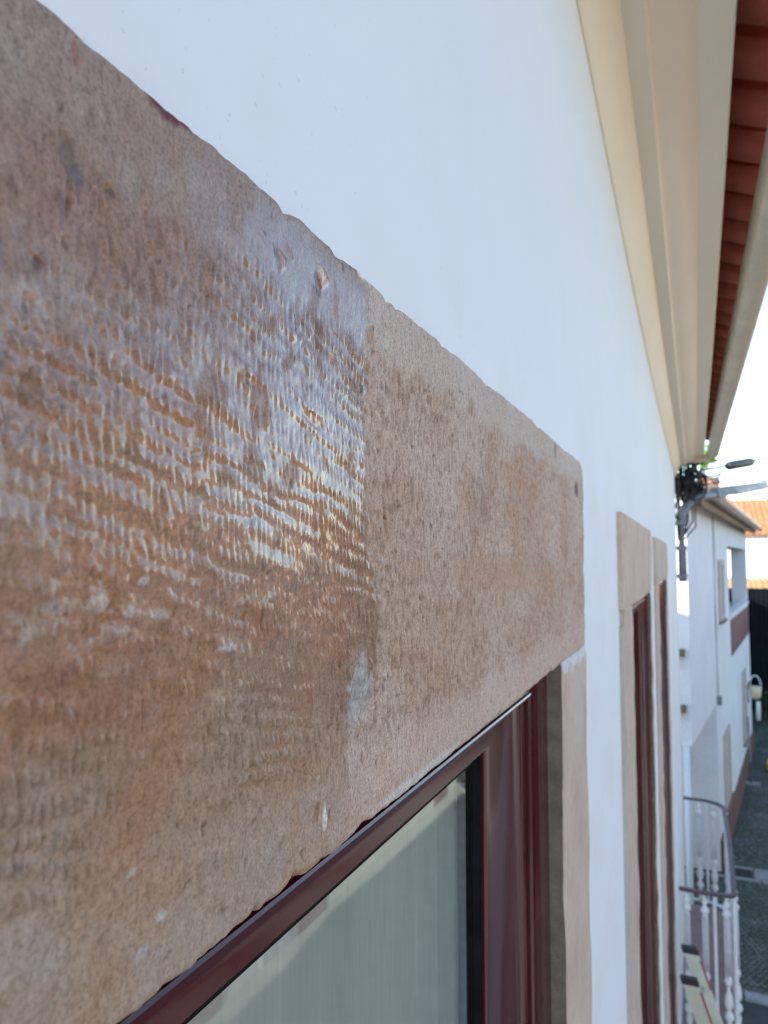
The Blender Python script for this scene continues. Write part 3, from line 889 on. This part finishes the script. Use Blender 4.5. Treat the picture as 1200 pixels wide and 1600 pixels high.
while yy < YB1 - .22:
    place_bal(XB + .006, yy, k % 2 == 0); yy += .125; k += 1
for x, o in ((.055, False), (.125, True), (.19, False), (.245, True)):
    place_bal(x, YB1 - (.0 if x < .2 else .02), o)

# ------------------------------------------------------------------ ladder leaning on the wall
lad = thing('ladder', 'cream painted ladder with black end caps leaning on the wall before the balcony', 'ladder', (1.0, 4.75, -6))
zt, yA, yB_ = -2.36, 5.02, 4.66
xt, lean = .062, .33
def lp(z, x=0): return xt + (zt - z) * lean + x
for yq in (yA, yB_):
    m = MB()
    wv, wy = .042, .014
    m.hexa([(lp(-6) - wv, yq - wy, -6), (lp(-6) + wv, yq - wy, -6), (lp(-6) + wv, yq + wy, -6), (lp(-6) - wv, yq + wy, -6),
            (lp(zt) - wv, yq - wy, zt), (lp(zt) + wv, yq - wy, zt), (lp(zt) + wv, yq + wy, zt), (lp(zt) - wv, yq + wy, zt)])
    st = m.build('stile', ladder_mat, lad)
    m = MB(); z0, z1 = zt - .028, zt + .008
    m.hexa([(lp(z0) - wv - .004, yq - wy - .004, z0), (lp(z0) + wv + .004, yq - wy - .004, z0), (lp(z0) + wv + .004, yq + wy + .004, z0), (lp(z0) - wv - .004, yq + wy + .004, z0),
            (lp(z1) - wv - .002, yq - wy - .004, z1), (lp(z1) + wv + .002, yq - wy - .004, z1), (lp(z1) + wv + .002, yq + wy + .004, z1), (lp(z1) - wv - .002, yq + wy + .004, z1)])
    m.build('end_cap', black_rubber, st)
    m = MB(); za, zb_ = zt - .22, zt - .06
    m.hexa([(lp(za) + wv - .004, yq - wy - .002, za), (lp(za) + wv + .002, yq - wy - .002, za), (lp(za) + wv + .002, yq + wy + .002, za), (lp(za) + wv - .004, yq + wy + .002, za),
            (lp(zb_) + wv - .005, yq - wy - .002, zb_), (lp(zb_) + wv + .002, yq - wy - .002, zb_), (lp(zb_) + wv + .002, yq + wy + .002, zb_), (lp(zb_) + wv - .005, yq + wy + .002, zb_)])
    m.build('red_stripe', ladder_red, st)
z = zt - .22
while z > -5.9:
    m = MB(); m.tube([(lp(z), yB_, z), (lp(z), yA, z)], .016, 8); m.build('rung', ladder_mat, lad, True); z -= .28

# ------------------------------------------------------------------ far house down the street
FA = Vector((.53, 16.44)); fd = Vector((.1158, .9933)); fn = Vector((.9933, -.1158))
def FH(s, off, z): p = FA + fd * s + fn * off; return (p.x, p.y, z)
def fbox(m, s0, s1, o0, o1, z0, z1):
    return m.hexa([FH(s0, o0, z0), FH(s0, o1, z0), FH(s1, o1, z0), FH(s1, o0, z0), FH(s0, o0, z1), FH(s0, o1, z1), FH(s1, o1, z1), FH(s1, o0, z1)])
far = thing('house', 'white house farther down the street with jettied upper floor and open corner loggia', 'house', FH(3, -3, -6))
m = MB()
fbox(m, -4.2, -.45, -6, 0, -2.8, .95)
fbox(m, -4.1, -.46, -6, -1.0, -6, -2.8)
fbox(m, -.45, 3.1, -6, -.01, -6, .95)
fbox(m, 3.1, 10.2, -6, -.012, -6, -2.3)
fbox(m, 3.1, 10.2, -6, -3.5, -2.3, .95)
far_wall = m.build('wall', house_white, far)
m = MB(); fbox(m, 3.1, 10.2, -.32, -.012, .35, .95); fbox(m, 9.85, 10.2, -3.5, -.33, .35, .95); m.build('beam', house_white, far)
m = MB(); fbox(m, 9.72, 10.19, -.45, -.02, -2.3, .35); m.build('pillar', house_white, far)
m = MB(); fbox(m, 3.1, 9.72, -.16, -.013, -2.3, -1.36); fbox(m, 10.04, 10.19, -3.5, -.45, -2.3, -1.36); par = m.build('parapet', house_white, far)
m = MB(); fbox(m, 3.1, 9.72, -.18, .03, -1.36, -1.26); m.build('parapet_cap', house_white, par)
m = MB(); fbox(m, 3.3, 9.6, -.012, .012, -2.28, -1.44); m.build('panel', maroon_tile, par)
m = MB(); fbox(m, -.44, 10.22, -.01, .035, -6, -5.4); fbox(m, -4.1, -.46, -1.0, -.97, -6, -5.35); m.build('plinth', plinth_mat, far)
def fwindow(s0, s1, z0, z1, fw=.12):
    f = MB()
    for a, b, c, d in ((s0 - fw, s0, z0 - fw, z1 + fw), (s1, s1 + fw, z0 - fw, z1 + fw), (s0, s1, z1, z1 + fw), (s0, s1, z0 - fw, z0)):
        fbox(f, a, b, -.02, .03, c, d)
    o = f.build('window', beige_frame, far)
    p = MB(); fbox(p, s0, s1, -.02, .004, z0, z1); p.build('pane', beige_frame, o)
    p = MB(); fbox(p, s0, s1, -.02, .020, (z0 + z1) / 2 - .03, (z0 + z1) / 2 + .03); p.build('transom', beige_frame, o)
    p = MB(); fbox(p, s0 - .15, s1 + .15, -.02, .07, z0 - .17, z0 - .12); p.build('sill', rust, o)
fwindow(.65, 1.45, -1.15, -.1)
fwindow(.75, 1.85, -5.0, -3.75)
fwindow(6.4, 7.4, -4.9, -3.2)
# roof of the far house: corrugated weathered tiles, eaves over the facade
def corrugated(m, p0, p1, up, amp, pitch, rows, thick=.06):
    """sheet of clay tiles: p0->p1 along the eaves, up = vector to the ridge"""
    p0 = Vector(p0); p1 = Vector(p1); up = Vector(up)
    L = (p1 - p0).length; n = int(L / pitch) * 4
    nrm = (p1 - p0).cross(up).normalized()
    if nrm.z < 0: nrm = -nrm
    cols = []
    for i in range(n + 1):
        t = i / n
        h = amp * (1 if i % 4 in (0,) else (-1 if i % 4 == 2 else 0.1))
        line = []
        for r in range(rows):
            for e, dz in ((0, .035), (1, .0)):
                q = (r + e) / rows
                j = .012 * math.sin(r * 12.9 + i * 3.7)
                line.append(p0 + (p1 - p0) * t + up * q + nrm * (h + dz + j))
        line.insert(0, p0 + (p1 - p0) * t + nrm * (h - thick))
        cols.append([tuple(v) for v in line])
    m.grid(np.array(cols))
m = MB()
e0 = Vector(FH(-4.5, .42, 1.02)); e1 = Vector(FH(10.5, .42, 1.0)); upv = Vector(FH(0, -3.0, 2.5)) - Vector(FH(0, .42, 1.02))
corrugated(m, e0, e1, upv, .055, .22, 8, .10)
b0 = Vector(FH(-4.5, -6.4, 1.02)); b1 = Vector(FH(10.5, -6.4, 1.0)); upb = Vector(FH(0, -3.0, 2.5)) - Vector(FH(0, -6.4, 1.02))
corrugated(m, b0, b1, upb, .055, .22, 8, .10)
froof = m.build('roof', old_tile, far)
m = MB()   # double course under the eaves and the verge closing the gable
corrugated(m, FH(-4.35, .26, .90), FH(10.3, .26, .90), Vector(FH(0, -.05, 1.0)) - Vector(FH(0, .26, .90)), .045, .22, 1, .07)
m.build('eaves_course', old_tile, froof)
m = MB()
for s in (-4.2, 10.0):
    m = MB(); m.add([FH(s, -6, .95), FH(s, 0, .95), FH(s, -3, 2.4), FH(s + .2, -6, .95), FH(s + .2, 0, .95), FH(s + .2, -3, 2.4)], [(0, 1, 2), (3, 5, 4), (0, 3, 4, 1), (1, 4, 5, 2), (2, 5, 3, 0)])
    m.build('gable', house_white, far)
m = MB(); m.tube([FH(10.5, .47, 1.06), FH(10.5, .2, 1.16), FH(10.5, -.4, 1.40)], .11, 8); m.build('verge_tile', roof_mat, froof, True)
m = MB(); m.tube([FH(-.42, .02, .9), FH(-.38, .02, .2), FH(-.42, .02, -1.2), FH(-.40, .02, -2.7)], .013, 6)
m.build('wall_cable', grey_metal, far)
m = MB(); fbox(m, -.46, -.28, .0, .08, -2.82, -2.66); m.build('cable_box', grey_metal, far)
for z in (-1.40, -2.24):
    m = MB(); m.box(-.42, -.02, 12.10, 12.27, z - .05, z + .05); m.build('iron_bracket', rust, far)
m = MB(); m.tube([FH(-4.24, -.08, -2.8), FH(-4.24, -.08, -6)], .05, 8); m.build('drainpipe', house_white, far, True)
# ridge pot and plant on the near end of the far roof
m = MB(); m.lathe((.40, 13.2, 1.02), [(.02, .0), (.13, .0), (.15, .18), (.17, .30), (.12, .34), (.02, .34)], 10)
tag(m.build('chimney_pot', salmon, None, True), 'round salmon clay pot on the near end of the old roof', 'chimney pot')

def leaves(m, c, r, n, size, seed):
    rnd = random.Random(seed)
    for _ in range(n):
        d = Vector((rnd.gauss(0, 1), rnd.gauss(0, 1), rnd.gauss(0, 1))).normalized() * rnd.random() ** .5
        p = Vector((c[0] + d.x * r[0], c[1] + d.y * r[1], c[2] + d.z * r[2]))
        a = Vector((rnd.uniform(-1, 1), rnd.uniform(-1, 1), rnd.uniform(-.4, .8))).normalized()
        b = a.cross(Vector((rnd.random(), rnd.random(), rnd.random()))).normalized()
        s = size * rnd.uniform(.6, 1.3)
        m.add([p, p + a * s * .5 + b * s * .28, p + a * s, p + a * s * .5 - b * s * .28], [(0, 1, 2, 3)])
pl = thing('roof_plant', 'small bright green plant growing on the old roof behind the cable bundle', 'plant', (.26, 12.8, 1.15))
m = MB(); leaves(m, (.32, 12.8, 1.62), (.17, .14, .17), 150, .11, 3); m.build('foliage', leaf_mat, pl)
m = MB(); leaves(m, (.50, 12.9, 1.32), (.10, .10, .08), 20, .08, 4); m.build('foliage', leaf_mat, pl)
m = MB(); m.tube([(.26, 12.8, 1.1), (.25, 12.8, 1.3), (.27, 12.82, 1.5)], .012, 6); m.build('stem', rust, pl)

# ------------------------------------------------------------------ street lamp and cables on the corner of the house
lamp = thing('street_lamp', 'grey street lamp on a curved arm fixed to the corner of the house', 'street lamp', (.06, 7.6, -.25))
m = MB(); px, py = .045, 7.60
path = [(px, py, -.20), (px, py, .10), (px, py, .36), (px + .005, py + .01, .44)]
for t in np.linspace(.12, 1, 8):
    path.append((px + .01 + .19 * t, py + .02 + .26 * t, .46 + .17 * math.sin(t * math.pi / 2)))
path += [(px + .31, py + .60, .665), (px + .36, py + .68, .68)]
m.tube(path, .037, 10)
m.build('arm', grey_metal, lamp, True)
for z in (-.15, .12, .36):
    m = MB(); m.box(-.01, .085, py - .045, py + .045, z - .02, z + .02); m.build('clamp', grey_metal, lamp)
m = MB()
a = Vector((px + .31, py + .60, .640)); b = Vector((px + .80, py + 1.32, .785))
d = (b - a); sd = Vector((-d.y, d.x, 0)).normalized() * .085; u = Vector((0, 0, 1.5))
m.hexa([a - sd * .6, b - sd, b + sd, a + sd * .6, a - sd * .5 + u * .07, b - sd * .6 + u * .045, b + sd * .6 + u * .045, a + sd * .5 + u * .07])
m.build('lamp_head', grey_metal, lamp)
m = MB(); q = Vector((0, 0, -.012)); c0 = a.lerp(b, .4); c1 = a.lerp(b, .95)
m.hexa([c0 - sd * .5 + q, c1 - sd * .8 + q, c1 + sd * .8 + q, c0 + sd * .5 + q, c0 - sd * .5 - q * .3, c1 - sd * .8 - q * .3, c1 + sd * .8 - q * .3, c0 + sd * .5 - q * .3])
m.build('lens', house_white, lamp)

cb = thing('cable_bundle', 'tangle of black cables looped on the corner of the house under the cornice', 'cables', (.05, 7.72, .5))
rnd = random.Random(5)
m = MB()
for i in range(46):
    c = Vector((rnd.uniform(.02, .20), 7.70 + rnd.uniform(-.02, .12), rnd.uniform(.66, .98)))
    r1, r2, tl, ph = rnd.uniform(.03, .10), rnd.uniform(.04, .14), rnd.uniform(-.6, .6), rnd.uniform(0, 6)
    m.tube([c + Vector((r1 * math.cos(ph + t), .04 * math.sin(2 * t + ph), r2 * math.sin(ph + t) + tl * r1 * math.cos(t))) for t in np.linspace(0, rnd.uniform(3.5, 6.2), 12)], rnd.uniform(.006, .013), 5)
m.build('cable_loops', cable_mat, cb)
m = MB()
for i in range(12):
    x = rnd.uniform(.0, .16)
    m.tube([(x, 7.70, .8), (x + rnd.uniform(-.03, .03), 7.70, .62), (x + rnd.uniform(-.05, .03), 7.69, .40 + rnd.uniform(-.1, .1)), (rnd.uniform(.0, .05), 7.68, rnd.uniform(.1, .3))], .008, 5)
m.build('cable_drop', cable_mat, cb)

def cable(pts, r, label, k):
    P = []
    for i in range(len(pts) - 1):
        a, b = Vector(pts[i]), Vector(pts[i + 1])
        for t in np.linspace(0, 1, 7)[(0 if i == 0 else 1):]:
            p = a.lerp(b, t); P.append(p)
    m = MB(); m.tube(P, r, 6)
    return tag(m.build('overhead_cable', cable_mat, None, True), label, 'cable', 'cables crossing the street')
CAB = [((.14, 7.8, .86), (.60, 8.7, 1.045), (2.2, 11.9, 1.62), (6.5, 20.5, 2.6)), ((.16, 7.8, .80), (.62, 8.75, .965), (2.2, 11.9, 1.35), (6.5, 20.5, 2.2)), ((.14, 7.8, .74), (.62, 8.8, .86), (2.2, 11.9, 1.12), (6.5, 20.5, 1.9))]
cable(CAB[0], .013, 'topmost black cable crossing the sky, carrying the splice box', 0)
cable(CAB[1], .010, 'middle thin cable crossing the sky just below the splice box', 1)
cable(CAB[2], .009, 'lowest thin cable crossing the sky above the lamp head', 2)
m = MB()
a = Vector(CAB[0][0]).lerp(Vector(CAB[0][1]), .78); b = Vector(CAB[0][1]).lerp(Vector(CAB[0][2]), .10)
a = a + Vector((0, 0, -.01)); b = b + Vector((0, 0, -.012))
m.tube([a, a.lerp(b, .03), a.lerp(b, .06), a.lerp(b, .94), a.lerp(b, .97), b], [.028, .044, .048, .048, .044, .028], 12)
tag(m.build('splice_box', cable_mat, None, True), 'black cylindrical cable splice hanging on the overhead cable', 'splice box')

# ------------------------------------------------------------------ end of the street
m = MB()
fe = thing('fence', 'tall black boarded fence closing the end of the street', 'fence', (3, 33, -6))
m.box(-6, 12, 33.05, 33.12, -6, -1.12); m.build('panel', fence_mat, fe)
mb = MB(); mb.box(-6, -5.86, 33.0, 33.05, -6, -1.10); p0 = mb.build('board', fence_mat, fe)
for i in range(1, 110): copy_part(p0, fe, (i * .163, random.uniform(-.006, .006), random.uniform(-.02, .02)), 'board')

def simple_house(name, label, x0, x1, y0, y1, zb, ze, zr, wall_mat, rmat, along='y', group=None):
    t = thing(name, label, 'house', ((x0 + x1) / 2, (y0 + y1) / 2, zb), group)
    m = MB(); m.box(x0, x1, y0, y1, zb, ze)
    if along == 'y':
        xm = (x0 + x1) / 2
        for yy in (y0, y1 - .2): m.add([(x0, yy, ze), (x1, yy, ze), (xm, yy, zr - .1), (x0, yy + .2, ze), (x1, yy + .2, ze), (xm, yy + .2, zr - .1)], [(0, 1, 2), (3, 5, 4), (0, 3, 4, 1), (1, 4, 5, 2), (2, 5, 3, 0)])
    m.build('wall', wall_mat, t)
    m = MB(); o = .35
    if along == 'y':
        xm = (x0 + x1) / 2; sl_ = (zr - ze) / (xm - x0)
        corrugated(m, (x0 - o, y0 - .15, ze - o * sl_ + .06), (x0 - o, y1 + .15, ze - o * sl_ + .06), (xm - x0 + o, 0, zr - ze + o * sl_), .05, .22, 8)
        corrugated(m, (x1 + o, y0 - .15, ze - o * sl_ + .06), (x1 + o, y1 + .15, ze - o * sl_ + .06), (xm - x1 - o, 0, zr - ze + o * sl_), .05, .22, 8)
    else:
        ym = (y0 + y1) / 2; sl_ = (zr - ze) / (ym - y0)
        corrugated(m, (x0 - .15, y0 - o, ze - o * sl_ + .06), (x1 + .15, y0 - o, ze - o * sl_ + .06), (0, ym - y0 + o, zr - ze + o * sl_), .05, .22, 8)
        corrugated(m, (x0 - .15, y1 + o, ze - o * sl_ + .06), (x1 + .15, y1 + o, ze - o * sl_ + .06), (0, ym - y1 - o, zr - ze + o * sl_), .05, .22, 8)
    m.build('roof', rmat, t)
    return t
endh = simple_house('house', 'sunlit white house with bright orange roof beyond the black fence', 1.2, 11, 37, 45, -6, 1.3, 3.0, house_white, roof_mat, 'x')
for x in (5.2, 8.2):
    m = MB(); m.box(x, x + 1.0, 36.97, 37.0, -2.4, -1.0); wq = m.build('window', beige_frame, endh); m = MB(); m.box(x + .1, x + .9, 36.955, 36.97, -2.3, -1.1); m.build('pane', dark_pane, wq)
simple_house('shed', 'low shed with tan tiled roof just behind the black fence', -3.0, 9, 34.3, 36, -6, -1.25, -.82, house_white, mottled('tan_roof', (.42, .27, .13), (.52, .34, .17), 2, .9, .2, 30, .01), 'x')['category'] = 'shed'

# houses on the other side of the street, seen mirrored in the wet stone and the glass
oh = []
for i, (y0, y1, ze, zr, lab) in enumerate(((-7, 1.6, -.7, 1.3, 'cream house opposite the nearest window, orange roof'), (1.7, 9.4, -.45, 1.65, 'middle cream house across the street with two shuttered doors'), (9.5, 19.0, -.9, 1.1, 'cream house opposite the balcony, lower orange roof'))):
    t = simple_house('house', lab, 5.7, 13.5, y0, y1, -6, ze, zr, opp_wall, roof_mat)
    for j in range(3):
        yy = y0 + 1.0 + j * (y1 - y0 - 2.9) / 2
        m = MB(); m.box(5.66, 5.70, yy - .12, yy + 1.0, -3.0, -1.5); wq = m.build('window', granite, t)
        m = MB(); m.box(5.645, 5.66, yy, yy + .88, -2.9, -1.6); m.build('pane', dark_pane, wq)
        if j != 1:
            m = MB(); m.box(5.66, 5.70, yy - .12, yy + 1.1, -6, -3.75); wq = m.build('door', granite, t)
            m = MB(); m.box(5.645, 5.66, yy, yy + .98, -5.98, -3.87); m.build('door_leaf', maroon_tile, wq)
    m = MB(); m.box(5.66, 5.70, y0, y0 + .0 + .9, -6, -5.5); m.build('plinth', granite, t)

# ------------------------------------------------------------------ paving
rnd = random.Random(11)
m = MB()
def facade_x(y): return .53 + (y - 16.44) * .1166
y = 11.75; row = 0
while y < 33:
    step = .088 if y < 22 else .12
    xa = max(-.9, facade_x(y) - (1.0 if y < 16 else 0)) if y > 12.2 else -.9
    xb = .155 + (y * .100) + .9
    x = xa + (row % 2) * step / 2
    while x < xb:
        if not (15.75 < y < 16.35 and False):
            s = step * rnd.uniform(.40, .47); h = rnd.uniform(.008, .024)
            cx, cy = x + rnd.uniform(-.008, .008), y + rnd.uniform(-.008, .008)
            tz = rnd.uniform(-.006, .006); ty = rnd.uniform(-.006, .006)
            base = [(cx - s, cy - s, -6.01), (cx + s, cy - s, -6.01), (cx + s, cy + s, -6.01), (cx - s, cy + s, -6.01)]
            i = .72
            top = [(cx - s * i, cy - s * i, -6 + h - tz - ty), (cx + s * i, cy - s * i, -6 + h + tz - ty), (cx + s * i, cy + s * i, -6 + h + tz + ty), (cx - s * i, cy + s * i, -6 + h - tz + ty)]
            m.add(base + top, [(4, 5, 6, 7), (0, 1, 5, 4), (1, 2, 6, 5), (2, 3, 7, 6), (3, 0, 4, 7)])
        x += step
    y += step; row += 1
tag(m.build('cobblestones', cobble_mat), 'dark mossy cobblestones paving the street beyond the kerb', 'cobblestones', kind='stuff')
# granite kerb between asphalt and cobbles, and the drain channel strip
def stone_row(name, label, y0, y1, x0, x1, L, h):
    t = bpy.data.objects.new(name, None); col.objects.link(t); t.location = (x0, y0, 0); ORG[t.name] = (x0, y0, -6); t['kind'] = 'structure'
    x = x0; k = 0
    while x < x1:
        m = MB(); l = L * rnd.uniform(.9, 1.1); j = .006
        m.hexa([(x + j, y0, -6.02), (x + l - j, y0, -6.02), (x + l - j, y1, -6.02), (x + j, y1, -6.02),
                (x + j + .01, y0 + .012, -6 + h), (x + l - j - .01, y0 + .012, -6 + h + rnd.uniform(-.004, .004)), (x + l - j - .01, y1 - .012, -6 + h + rnd.uniform(-.004, .004)), (x + j + .01, y1 - .012, -6 + h)])
        m.build('kerb_stone', granite, t); x += l
    return t
stone_row('kerb', '', 11.55, 11.75, -.6, 4.0, .42, .05)
stone_row('drain_channel', '', 15.72, 15.84, -.4, 4.6, .5, .034)
stone_row('drain_channel', '', 16.26, 16.38, .55, 4.6, .5, .034)
dg = thing('drain_grate', 'dark rectangular iron drain grate set in a pale stone strip in the street', 'drain grate', (.86, 16.05, -6))
m = MB()
x0, x1, y0, y1, zg = .62, 1.02, 15.85, 16.25, -5.966
for a, b, c, d in ((x0, x1, y0, y0 + .03), (x0, x1, y1 - .03, y1), (x0, x0 + .03, y0 + .03, y1 - .03), (x1 - .03, x1, y0 + .03, y1 - .03)): m.box(a, b, c, d, -6, zg)
m.build('frame', iron_grate, dg)
k = 0
yy = y0 + .05
while yy < y1 - .04:
    m = MB(); m.box(x0 + .03, x1 - .03, yy, yy + .018, -5.995, zg - .003); m.build('bar', iron_grate, dg); yy += .036
m = MB(); m.box(x0 + .03, x1 - .03, y0 + .03, y1 - .03, -6.0, -5.996); m.build('sump', fence_mat, dg)
m = MB(); m.box(x1 + .02, x1 + .30, y0, y1, -6.01, -5.964); m.build('stone_block', granite, dg)

# things against the far house
hp = thing('wall_basket', 'cream oval hoop with a bowl mounted low on the far house wall', 'basket', FH(8.8, .15, -5.0))
m = MB(); c = Vector(FH(8.6, .20, -3.75))
m.tube([c + Vector((.15 * math.cos(t), .02, .30 * math.sin(t))) for t in np.linspace(-.3, math.pi + .3, 18)], .022, 6, ); m.build('hoop', house_white, hp, True)
m = MB(); m.lathe(tuple(c + Vector((0, 0, -.52))), [(.01, .12), (.10, .14), (.15, .22), (.17, .46), (.15, .50), (.01, .44)], 12); m.build('bowl', cream_paint, hp, True)
m = MB(); m.tube([c + Vector((.06, -.05, -.45)), c + Vector((.06, -.05, -1.0))], .06, 8); m.build('post', house_white, hp, True)
m = MB(); m.tube([c + Vector((-.15, 0, .12)), c + Vector((-.22, 0, -.1)), c + Vector((-.20, 0, -.5))], .03, 6); m.build('bracket', maroon_tile, hp, True)
po = thing('marker_post', 'thin grey post with a small pale foot on the cobbles by the plinth', 'post', (1.42, 22.4, -6))
m = MB(); m.tube([(1.40, 22.4, -5.95), (1.36, 22.4, -4.2)], .025, 8); m.build('pole', grey_metal, po, True)
m = MB(); m.box(1.25, 1.60, 22.3, 22.5, -6, -5.93); m.build('foot', granite, po)
m = MB(); rr = random.Random(2)
for i in range(1):
    prof = [(.02, .34), (.10, .33), (.16, .24), (.18, .10), (.15, 0.0)]
    P = np.array([[(2.03 + r * (1 + .25 * math.sin(3 * a + z * 9)) * math.cos(a), 24.0 + r * (1 + .2 * math.cos(4 * a)) * math.sin(a), -5.98 + z) for r, z in prof] for a in np.linspace(0, 2 * math.pi, 13)[:-1]])
    m.grid(P, True)
tag(m.build('yellow_bag', yellow_mat, None, True), 'small bright yellow bag on the cobbles at the picture edge', 'bag')
for i, (x, y, r) in enumerate(((2.35, 30.6, .55), (2.9, 31.6, .7))):
    sh = thing('shrub', ('dark shrub nearer the far house before the fence', 'larger dark shrub right against the black fence')[i], 'shrub', (x, y, -6), 'shrubs by the fence')
    m = MB(); leaves(m, (x, y, -6 + r * 1.1), (r * .7, r * .7, r), 420, .13, 20 + i); m.build('foliage', dark_leaf, sh)
    m = MB(); m.tube([(x, y, -6), (x + .03, y, -6 + r)], .03, 6); m.build('stem', rust, sh)
